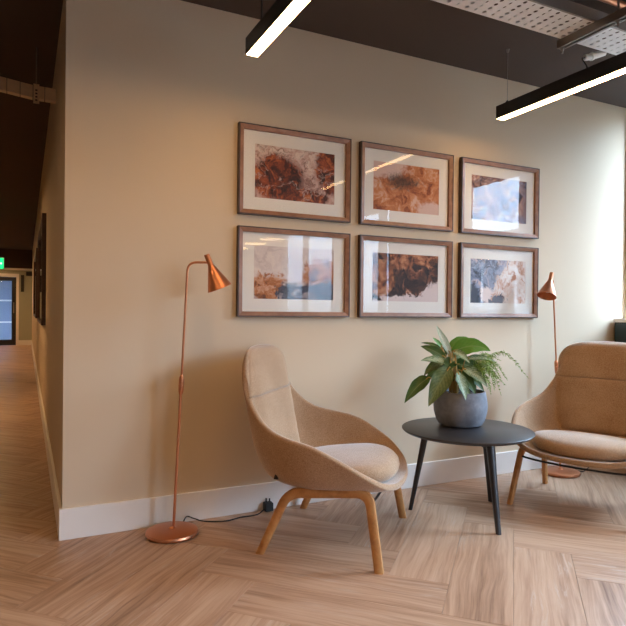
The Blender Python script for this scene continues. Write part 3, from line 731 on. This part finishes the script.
def frond(pts, n, ll, seed):
    rr = random.Random(seed); path = smoothpath(pts, 10); V = []; Fc = []
    tb = MB().tube(path, [0.0016*(1-0.6*i/len(path)) for i in range(len(path))], 5); V = list(tb.v); Fc = list(tb.f)
    for i in range(n):
        s_ = 0.12+0.88*(i+0.5)/n; p = path[min(int(s_*(len(path)-1)), len(path)-1)]
        for sg in (-1, 1):
            d = (CR*(sg*rr.uniform(.3, .9))+CF*rr.uniform(-.8, .8)*sg+Vector((0, 0, rr.uniform(-.7, .35)))).normalized()
            tg = (path[-1]-path[0]).normalized(); d = (d+tg*0.9).normalized()
            L_ = ll*rr.uniform(.6, 1.1)*math.sin(PI*min(1, 0.2+0.75*s_)); wv = d.cross(Vector((rr.uniform(-1, 1), rr.uniform(-1, 1), rr.uniform(-1, 1)))).normalized()*0.0026
            k0 = len(V); V += [tuple(p), tuple(p+d*L_*0.45+wv), tuple(p+d*L_-Vector((0, 0, L_*0.2))), tuple(p+d*L_*0.45-wv)]; Fc.append((k0, k0+1, k0+2, k0+3))
    o = link('fern_frond', mesh('fern_frond', V, Fc), M['fern'], t); o['kind'] = 'stuff'
rb = (464, 388)
FR = [((466, 376), (476, 372), (483, 386), -0.10, 20), ((468, 372), (480, 364), (490, 374), -0.04, 22), ((470, 372), (482, 368), (488, 384), -0.11, 20), ((472, 368), (488, 360), (498, 370), 0.05, 22), ((475, 372), (495, 365), (512, 384), 0.06, 22), ((478, 366), (503, 354), (531, 381), 0.02, 26), ((474, 370), (488, 366), (500, 397), -0.02, 22), ((476, 372), (486, 372), (491, 391), -0.05, 20),
      ((473, 366), (487, 357), (507, 364), 0.09, 22), ((474, 374), (490, 374), (508, 388), 0.03, 22), ((470, 368), (484, 362), (496, 379), -0.07, 20), ((472, 378), (480, 378), (485, 394), -0.09, 18), ((475, 370), (493, 360), (505, 376), 0.12, 20), ((473, 372), (484, 368), (495, 386), 0.0, 22)]
for i, (a, b, c, d, n) in enumerate(FR):
    frond([pp(*rb, 0.01), pp(*a, d*0.6), pp(*b, d), pp(*c, d*1.2)], int(n*2.6), 0.042 if i != 1 else 0.03, i)

# ------------------------------------------------------------------ copper floor lamps
def lamp(label, foot, base, lean, arm_dir, axis, cord):
    t = thing('floor_lamp', label, 'lamp', (base[0], base[1], 0), group='copper floor lamps')
    foot = Vector((foot[0]-base[0], foot[1]-base[1], 0)); lean = Vector(lean)
    MB().lathe([(0, 0), (0.112, 0), (0.122, 0.004), (0.126, 0.012), (0.122, 0.021), (0.105, 0.027), (0.06, 0.031), (0.018, 0.033), (0.011, 0.040), (0, 0.040)], 64, ).build('base', M['copper'], t, smooth=True)
    def P(z): return foot+lean*(z/1.3)+Vector((0, 0, z))
    MB().tube([P(0.03), P(0.70)], 0.0068, 12).build('lower_pole', M['copper'], t, smooth=True)
    MB().tube([P(0.675), P(0.69), P(0.70), P(0.75), P(0.76), P(0.772)], [0.007, 0.0115, 0.0125, 0.0125, 0.0115, 0.006], 14).build('joint', M['copper'], t, smooth=True)
    kn = P(0.725); ad = Vector(arm_dir).normalized(); sd = Vector((-ad.y, ad.x, 0))
    MB().tube([kn-CF*0.008, kn-CF*0.026], 0.0075, 12).build('clamp_knob', M['copper'], t, smooth=True)
    top = P(1.322); end = top+ad*0.105+Vector((0, 0, 0.0))
    MB().tube(fillet([P(0.76), top, end], 0.045, 8), 0.0056, 12).build('upper_pole', M['copper'], t, smooth=True)
    MB().tube([end-ad*0.045, end-ad*0.004], 0.0048, 10).build('swivel', M['black'], t, smooth=True)
    ax = Vector(axis).normalized()                     # pointing to the opening
    o0 = end-ax*0.042
    q = Vector((0, 0, 1)).rotation_difference(ax).to_matrix().to_4x4(); q.translation = o0
    prof = [(0, 0.0), (0.0125, 0.0), (0.0138, 0.004), (0.0138, 0.055), (0.018, 0.066), (0.030, 0.095), (0.048, 0.140), (0.0605, 0.172), (0.0615, 0.176), (0.0595, 0.176), (0.046, 0.140), (0.028, 0.095), (0.012, 0.068), (0, 0.066)]
    sh = MB().lathe(prof, 48, q).build('shade', M['copper'], t, smooth=True)
    bq = q.copy(); b = MB().lathe([(0, 0.07), (0.012, 0.07), (0.016, 0.10), (0.02, 0.125), (0.012, 0.145), (0, 0.15)], 20, q).build('bulb', M['conduit'], sh, smooth=True)
    c = smoothpath([Vector(p)-Vector((base[0], base[1], 0)) for p in cord], 8)
    co = MB().tube(c, 0.0033, 8).build('power_cord', M['rubber'], t, smooth=True)
    return t, co
CR3, CF3 = CR, CF
def XY(p): return (p[0], p[1])
t, co = lamp('copper floor lamp in front of the beige wall at the left of the chairs', (0.492, -0.140), (0.484, -0.150), CR*0.058, CR*1.0+CF*0.12, CR*0.38+CF*0.16-Vector((0, 0, 1)),
     [(0.56, -0.06, 0.02), (0.585, -0.035, 0.035), (0.62, -0.04, 0.022), (0.67, -0.055, 0.005), (0.77, -0.095, 0.004), (0.86, -0.075, 0.004), (0.95, -0.075, 0.005), (1.01, -0.045, 0.02)])
bx = -0.484; by = 0.150
pl = MB().box(1.005+bx, 1.052+bx, -0.062+by, -0.018+by, 0.004, 0.05).build('plug', M['rubber'], co, bevel=0.006)
MB().tube([(1.02+bx, -0.03+by, 0.045), (1.02+bx, -0.03+by, 0.070)], 0.004, 8).build('plug_pin', M['rubber'], co); MB().tube([(1.04+bx, -0.03+by, 0.045), (1.04+bx, -0.03+by, 0.066)], 0.004, 8).build('plug_pin', M['rubber'], co)
lamp('copper floor lamp standing behind the right-hand lounge chair', (3.125, -0.155), (3.115, -0.165), CR*-0.068, -CF*0.87-CR*0.5, CR*-0.36-CF*0.36-Vector((0, 0, 1)),
     [(3.19, -0.09, 0.02), (3.22, -0.12, 0.03), (3.27, -0.20, 0.006), (3.36, -0.17, 0.004), (3.46, -0.12, 0.004), (3.55, -0.05, 0.02)])

# ------------------------------------------------------------------ linear pendant lights
LZ0, LZ1 = 2.262, 2.338
def linear_light(x, y0, y1, label, wires, group='black linear pendant lights', led='led'):
    hw = 0.031
    t = thing('linear_light', label, 'light', (x, y1, LZ0), group=group); L_ = y1-y0
    MB().box(-hw, hw, -L_, 0, 0.003, LZ1-LZ0).box(-hw, -hw+0.004, -L_, 0, 0, 0.003).box(hw-0.004, hw, -L_, 0, 0, 0.003).build('housing', M['black'], t)
    MB().box(-hw+0.004, hw-0.004, -L_+0.003, -0.003, -0.0008, 0.0029).build('diffuser', M[led], t)
    for wy in wires:
        wr = MB().tube([(0, wy, LZ1-LZ0), (0, wy, ZC-LZ0-0.004)], 0.0013, 6).build('suspension_wire', M['strut'], t)
        MB().lathe([(0, 0), (0.010, 0), (0.012, 0.010), (0.004, 0.022), (0, 0.022)], 14).build('gripper', M['black'], t, loc=(0, wy, LZ1-LZ0))
        MB().lathe([(0, -0.018), (0.006, -0.018), (0.010, -0.004), (0.012, 0), (0, 0)], 14).build('ceiling_anchor', M['strut'], t, loc=(0, wy, ZC-LZ0-0.001))
    return t
l1 = linear_light(0.765, -2.35, -0.435, 'black linear pendant light with lit strip, end above the left pictures', (-1.6,))
MB().tube(smoothpath([(-0.012, -0.15, LZ1-LZ0), (-0.02, -0.175, 0.135), (-0.022, -0.17, 0.24), (-0.02, -0.16, ZC-LZ0-0.004)], 6), 0.0042, 8).build('supply_cable', M['rubber'], l1, smooth=True)
l2 = linear_light(2.415, -2.12, -0.285, 'black linear pendant light with lit strip, running out at the right edge', (-0.06, -1.7))
MB().tube(smoothpath([(0, -0.62, LZ1-LZ0), (0.0, -0.61, 0.105), (0.03, -0.56, 0.16), (0.11, -0.51, 0.205)], 6), 0.004, 8).build('supply_cable', M['rubber'], l2, smooth=True)
for i, (x, ya, yb) in enumerate([(-0.85, -3.2, -0.4), (-1.0, -7.4, -5.5)]):  # first entry is an added, unseen lamp that fills the left side
    linear_light(x, ya, yb, ['black linear pendant light over the corridor mouth, left of the frame', 'black linear pendant light behind the viewpoint by the left wall'][i], (-0.15, -1.7))
for i, (x, y) in enumerate([(3.5, -6.1), (3.5, -6.85), (3.5, -7.75), (3.5, -8.6)]):
    t = thing('disc_pendant', 'round flat pendant light, %s from the picture wall behind the viewpoint' % ['nearest', 'second', 'third', 'fourth'][i], 'light', (x, y, 2.25), group='round pendants in the room behind')
    MB().lathe([(0, 0.003), (0.2, 0.003), (0.21, 0.02), (0.03, 0.05), (0, 0.05)], 40).build('shade', M['black'], t, smooth=True)
    MB().lathe([(0, 0), (0.19, 0), (0.195, 0.0028), (0, 0.0028)], 40).build('diffuser', M['led'], t)
    MB().tube([(0, 0, 0.05), (0, 0, ZC-2.25)], 0.003, 6).build('cable', M['rubber'], t)

# ------------------------------------------------------------------ cable tray, strut, pipe overhead
TYA, TYB, TZB = -1.045, -0.840, 2.50
t = thing('cable_tray', 'perforated galvanised cable tray hung below the dark ceiling at right', 'cable tray', (0.9, TYA, TZB))
mb = MB(); wdt = TYB-TYA; cw = 0.052; ncol = int((XR-0.9)/cw); nrow = 5; ch_ = (wdt-0.02)/nrow
for i in range(ncol):
    narrow = (i % 2 == 1)
    for j in range(nrow):
        x0, y0 = i*cw, 0.01+j*ch_; x1, y1 = x0+cw, y0+ch_; cx, cy = (x0+x1)/2, (y0+y1)/2
        if narrow and j % 2: pass
        rx, ry = (0.0045, 0.0105) if narrow else (0.0085, 0.011)
        k0 = len(mb.v); ring = []
        for q in range(8):
            a = PI/4*q+PI/8; ca, sa = math.cos(a), math.sin(a)
            ring.append((cx+rx*ca*1.08, cy+ry*sa*1.08, 0))
        outer = [(x1, cy, 0), (x1, y1, 0), (cx, y1, 0), (x0, y1, 0), (x0, cy, 0), (x0, y0, 0), (cx, y0, 0), (x1, y0, 0)]
        outer = [(x1, cy+ch_*0.2, 0), (cx+cw*0.2, y1, 0), (cx-cw*0.2, y1, 0), (x0, cy+ch_*0.2, 0), (x0, cy-ch_*0.2, 0), (cx-cw*0.2, y0, 0), (cx+cw*0.2, y0, 0), (x1, cy-ch_*0.2, 0)]
        corners = [(x1, y1, 0), (x0, y1, 0), (x0, y0, 0), (x1, y0, 0)]
        mb.v += ring+outer+corners
        for q in range(8):
            r_ = (q+1) % 8; mb.f.append((k0+q, k0+r_, k0+8+r_, k0+8+q))
        for q, (a, b) in enumerate(((0, 1), (2, 3), (4, 5), (6, 7))): mb.f.append((k0+8+a, k0+8+b, k0+16+q))
pb = mb.build('perforated_base', M['traymetal'], t); pb['label'] = 'white perforated tray base'
sdm = pb.modifiers.new('thickness', 'SOLIDIFY'); sdm.thickness = 0.0015
L_ = XR-0.9
MB().box(0, L_, 0, 0.01, 0, 0.0015).box(0, L_, -0.0015, 0, 0, 0.055).box(0, L_, 0, 0.012, 0.0535, 0.055).build('side_flange', M['strut'], t)
MB().box(0, L_, wdt-0.01, wdt, 0, 0.0015).box(0, L_, wdt, wdt+0.0015, 0, 0.055).box(0, L_, wdt-0.012, wdt, 0.0535, 0.055).build('side_flange', M['traymetal'], t)
for k_, (rx_, ry_) in enumerate(((2.29, -1.19),)): pass
t = thing('strut_channel', 'slotted steel strut channel crossing under the cable tray', 'bracket', (2.312, -0.815, 2.458))
s_ = MB().box(-0.0205, 0.0205, -0.50, 0, 0.0385, 0.041).box(-0.0205, -0.018, -0.50, 0, 0, 0.0385).box(0.018, 0.0205, -0.50, 0, 0, 0.0385)
s_.box(-0.018, -0.009, -0.50, 0, 0, 0.0025).box(0.009, 0.018, -0.50, 0, 0, 0.0025); s_.build('channel', M['strut'], t)
for yy in (-0.018, -0.335):
    MB().tube([(0, yy, -0.028), (0, yy, ZC-2.458)], 0.005, 10).build('threaded_rod', M['strut'], t, smooth=True)
    MB().lathe([(0, -0.014), (0.009, -0.014), (0.009, -0.004), (0.016, -0.003), (0.016, 0), (0, 0)], 6).build('nut', M['strut'], t, loc=(0, yy, 0))
    if yy < -0.1: MB().lathe([(0, 0.041), (0.016, 0.041), (0.016, 0.044), (0.009, 0.045), (0.009, 0.055), (0, 0.055)], 6).build('nut', M['strut'], t, loc=(0, yy, 0))
tag(MB().tube([(0.5, -1.075, 2.60), (3.9, -1.075, 2.60)], 0.016, 14).build('copper_pipe', M['copper'], smooth=True), 'thin copper water pipe running beside the cable tray', 'pipe')
t = thing('cable_gland', 'short white conduit elbow poking out below the cable tray', 'conduit', (2.565, -0.80, 2.482))
MB().tube(smoothpath([(-0.035, 0.01, -0.012), (0.0, 0, -0.005), (0.045, -0.005, 0.012), (0.09, -0.012, 0.03)], 5), 0.017, 14).build('conduit', M['conduit'], t, smooth=True)
MB().tube([(0.0, 0, -0.006), (0.012, -0.002, -0.001)], 0.021, 14).build('collar', M['conduit'], t, smooth=True)

# ------------------------------------------------------------------ low cabinet under the window
t = thing('window_cabinet', 'low dark green cabinet with white top below the window at the right edge', 'cabinet', (3.845, -2.0, 0))
box('body', (0, XR-3.845-0.004, 0, 1.985, 0, 1.026), M['green'], t, bevel=0.002)
box('worktop', (-0.012, XR-3.845-0.004, -0.01, 1.988, 1.026, 1.054), M['skirt'], t, bevel=0.002)
for i in range(3):
    d = box('door', (-0.016, -0.001, 0.01+i*0.66, 0.655+i*0.66, 0.09, 1.015), M['green'], t, bevel=0.002)

# ------------------------------------------------------------------ corridor
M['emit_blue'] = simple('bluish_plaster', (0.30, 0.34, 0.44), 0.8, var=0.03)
D0, D1, DH = -1.25, -0.40, 1.90
e = MB().box(XL, D0-0.07, YE, YE+T, -0.15, ZC).box(D1+0.07, 0.14, YE, YE+T, -0.15, ZC).box(D0-0.07, D1+0.07, YE, YE+T, 2.0, ZC)
struct(e.build('wall_corridor_end', M['wall_green']), 'sage green wall closing the corridor', 'wall')
struct(box('baseboard_corridor_end', (D1+0.07, -BT, YE-BT, YE, 0, 0.14), M['skirt']), 'white baseboard at the corridor end', 'baseboard')
struct(MB().box(D0-0.07, D0, YE-0.02, YE+T, 0, 2.0).box(D1, D1+0.07, YE-0.02, YE+T, 0, 2.0).box(D0, D1, YE-0.02, YE+T, DH+0.01, 2.0).build('trim_1', M['skirt']), 'white architrave around the corridor door', 'trim')
dr = MB().box(D0, D0+0.11, YE+0.03, YE+0.08, 0.005, DH).box(D1-0.11, D1, YE+0.03, YE+0.08, 0.005, DH).box(D0+0.11, D1-0.11, YE+0.03, YE+0.08, 0.005, 0.16).box(D0+0.11, D1-0.11, YE+0.03, YE+0.08, DH-0.10, DH).build('door_1', M['black'])
struct(dr, 'black framed glass door at the corridor end', 'door')
box('pane', (D0+0.11, D1-0.11, YE+0.05, YE+0.056, 0.16, DH-0.10), M['winglass'], dr)
MB().tube([(D1-0.06, YE+0.02, 0.9), (D1-0.06, YE+0.02, 1.2)], 0.012, 8).build('handle', M['strut'], dr)
# room beyond the glass door
b = MB().box(-2.4, -0.0, YE+3.0, YE+3.1, 0, ZC).box(-2.5, -2.4, YE+T, YE+3.1, 0, ZC).box(0.0, 0.1, YE+T, YE+3.1, 0, ZC).box(-2.5, 0.1, YE+T, YE+3.1, -0.15, 0.0).box(-2.5, 0.1, YE+T, YE+3.1, ZC, ZC+0.1)
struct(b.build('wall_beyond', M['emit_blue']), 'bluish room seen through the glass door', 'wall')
for zz in (0.55, 1.25): struct(box('trim_2', (-2.4, 0, YE+2.97, YE+3.0, zz, zz+0.05), M['skirt']), 'pale rail on the wall beyond the glass door, at %s height' % ('low' if zz < 1 else 'mid'), 'trim')
t = thing('ceiling_lamp', 'small ceiling light seen through the glass door', 'light', (-0.75, YE+1.5, 2.2))  # lamp added to light the room behind the door pane
MB().box(-0.5, 0.3, -0.5, 0.5, 0.0, 0.05).build('housing', M['skirt'], t)
MB().box(-0.48, 0.28, -0.48, 0.48, -0.004, -0.0005).build('diffuser', emit('cool_diffuser', (0.75, 0.87, 1.0), 4.0), t)
# door closer / signs on the green wall
tag(box('wall_sign', (-0.285, -0.205, YE-0.03, YE-0.001, 1.50, 1.97), M['black']), 'narrow black sign box on the green wall beside the glass door', 'sign')
tag(box('wall_bracket', (-0.155, -0.004, YE-0.12, YE-0.001, 1.95, 2.06), M['black']), 'small black box high in the corridor corner', 'box')
# bulkhead and bright trim above
struct(box('trim_3', (XL, 0, YE-0.20, YE-0.001, 2.10, 2.145), M['skirt']), 'white horizontal trim above the corridor door', 'trim')
struct(box('trim_4', (XL, 0, YE-0.20, YE-0.001, 2.146, ZC), M['ceil']), 'dark bulkhead over the corridor door', 'trim')
# corridor luminaires (off to the left of the sightline)
for i, yy in enumerate((3.2, 8.5, 13.0)):
    linear_light(-1.15, yy, yy+1.5, 'black linear light along the corridor ceiling, %s from the corner' % ['nearest', 'second', 'farthest'][i], (-0.15, -1.3), 'corridor linear lights', 'led_corridor')
# exit sign
t = thing('exit_sign', 'green lit emergency exit sign hanging in the corridor', 'sign', (-0.70, 9.0, 1.765))
MB().box(-0.19, 0.185, -0.02, 0.02, -0.005, 0.205).build('housing', M['conduit'], t)
MB().box(-0.18, 0.175, -0.026, -0.0205, 0.005, 0.195).build('legend_panel', emit('exit_green', (0.01, 0.75, 0.22), 1.6), t)
wm = emit('exit_white', (0.8, 1, 0.85), 1.6)
def flat(name, pts, y): 
    n = len(pts); return link(name, mesh(name, [(p[0], y, p[1]) for p in pts]+[(p[0], y+0.001, p[1]) for p in pts], [tuple(range(n)), tuple(range(n, 2*n))[::-1]]+[(i, (i+1) % n, n+(i+1) % n, n+i) for i in range(n)]), wm, t)
flat('arrow', [(0.02, 0.10), (0.07, 0.15), (0.07, 0.115), (0.15, 0.115), (0.15, 0.085), (0.07, 0.085), (0.07, 0.05)], -0.0275)
flat('door_symbol', [(-0.15, 0.02), (-0.06, 0.02), (-0.06, 0.18), (-0.15, 0.18)], -0.0275)
MB().tube([(-0.1, 0, 0.205), (-0.1, 0, ZC-1.765)], 0.004, 6).build('hanger', M['black'], t); MB().tube([(0.1, 0, 0.205), (0.1, 0, ZC-1.765)], 0.004, 6).build('hanger', M['black'], t)
# pictures on the corridor wall
for (ya, yb, lab) in ((2.75, 4.9, 'large dark framed picture on the corridor wall, nearer the corner'), (6.2, 8.8, 'large dark framed picture on the corridor wall, farther along')):
    t = thing('wall_picture', lab, 'picture', (0, ya, 0.93), group='corridor pictures'); L_ = yb-ya
    MB().box(-0.035, 0, 0, 0.03, 0, 1.0).box(-0.035, 0, L_-0.03, L_, 0, 1.0).box(-0.035, 0, 0.03, L_-0.03, 0, 0.03).box(-0.035, 0, 0.03, L_-0.03, 0.97, 1.0).build('frame', M['frame_edge'], t)
    MB().box(-0.012, -0.004, 0.03, L_-0.03, 0.03, 0.97).build('art_print', simple('umber_print', (0.22, 0.12, 0.07), 0.5, var=0.6, scale=4), t)
    MB().box(-0.020, -0.018, 0.03, L_-0.03, 0.03, 0.97).build('glass', M['glass'], t)
# beige tray crossing the corridor
t = thing('corridor_tray', 'beige cable tray of short panels crossing the corridor ceiling', 'cable tray', (0, 0.95, 2.36))
x = -0.006
segs = []
pos = [(0.0, -0.002), (-0.065, -0.004), (-0.13, -0.006), (-0.20, -0.03), (-0.27, -0.055), (-0.34, -0.08), (-0.43, -0.11), (-0.55, -0.15), (-0.7, -0.2), (-0.9, -0.27), (-1.2, -0.37), (-1.6, -0.50), (-1.89, -0.60)]
for i in range(len(pos)-1):
    (xa, ya), (xb, yb) = pos[i], pos[i+1]; g_ = 0.002
    V = []; dx, dy = (xb-xa), (yb-ya); ll = math.hypot(dx, dy); ux, uy = dx/ll, dy/ll
    A = (xa+ux*g_, ya+uy*g_); Bp = (xb-ux*g_, yb-uy*g_)
    V = [(A[0], A[1], 0), (Bp[0], Bp[1], 0), (Bp[0], Bp[1]+0.05, 0), (A[0], A[1]+0.05, 0), (A[0], A[1], 0.075), (Bp[0], Bp[1], 0.075), (Bp[0], Bp[1]+0.05, 0.075), (A[0], A[1]+0.05, 0.075)]
    link('panel', mesh('panel', V, [(0, 3, 2, 1), (4, 5, 6, 7), (0, 1, 5, 4), (1, 2, 6, 5), (2, 3, 7, 6), (3, 0, 4, 7)]), M['corrtray'], t)
MB().box(-1.89, 0, 0.02, 0.14, 0.076, 0.084).build('lid_edge', M['black'], t) if False else None
hb = MB().box(-0.128, -0.096, -0.016, -0.010, -0.035, 0.082); hb.build('hanger_bracket', M['corrtray'], t)
for zz in (-0.02, 0.0, 0.02, 0.04): MB().box(-0.118, -0.106, -0.0185, -0.0161, zz, zz+0.008).build('bolt', M['black'], t)
MB().tube([(-0.112, -0.013, 0.08), (-0.112, -0.013, ZC-2.36)], 0.005, 8).build('threaded_rod', M['strut'], t)

# ------------------------------------------------------------------ added house shape outside, dims the low sky reflected in the picture glass
t = thing('street_house', 'long brick house across the street outside the windows', 'building', (17.0, -6.0, -3.0))
bw = MB().box(0, 6, -16, 14, 0, 7.0).build('wall', simple('dull_brick', (0.29, 0.235, 0.20), 0.9, var=0.15, scale=1.5), t)
MB().box(-0.4, 6.4, -16.4, 14.4, 7.0, 7.25).build('roof', simple('roof_slate', (0.10, 0.10, 0.11), 0.8), t)
for i in range(9):
    for zz in (1.2, 4.3):
        f_ = MB().box(-0.04, 0.0, -14.5+i*3.2, -13.1+i*3.2, zz, zz+1.7).build('window', M['skirt'], t)
        MB().box(-0.06, -0.041, -14.4+i*3.2, -13.2+i*3.2, zz+0.1, zz+1.6).build('pane', M['green'], f_)
struct(box('ground', (XR+1.5, 60, -60, 60, -3.2, -3.0), simple('asphalt', (0.09, 0.09, 0.09), 0.9)), 'asphalt street outside the windows', 'ground')
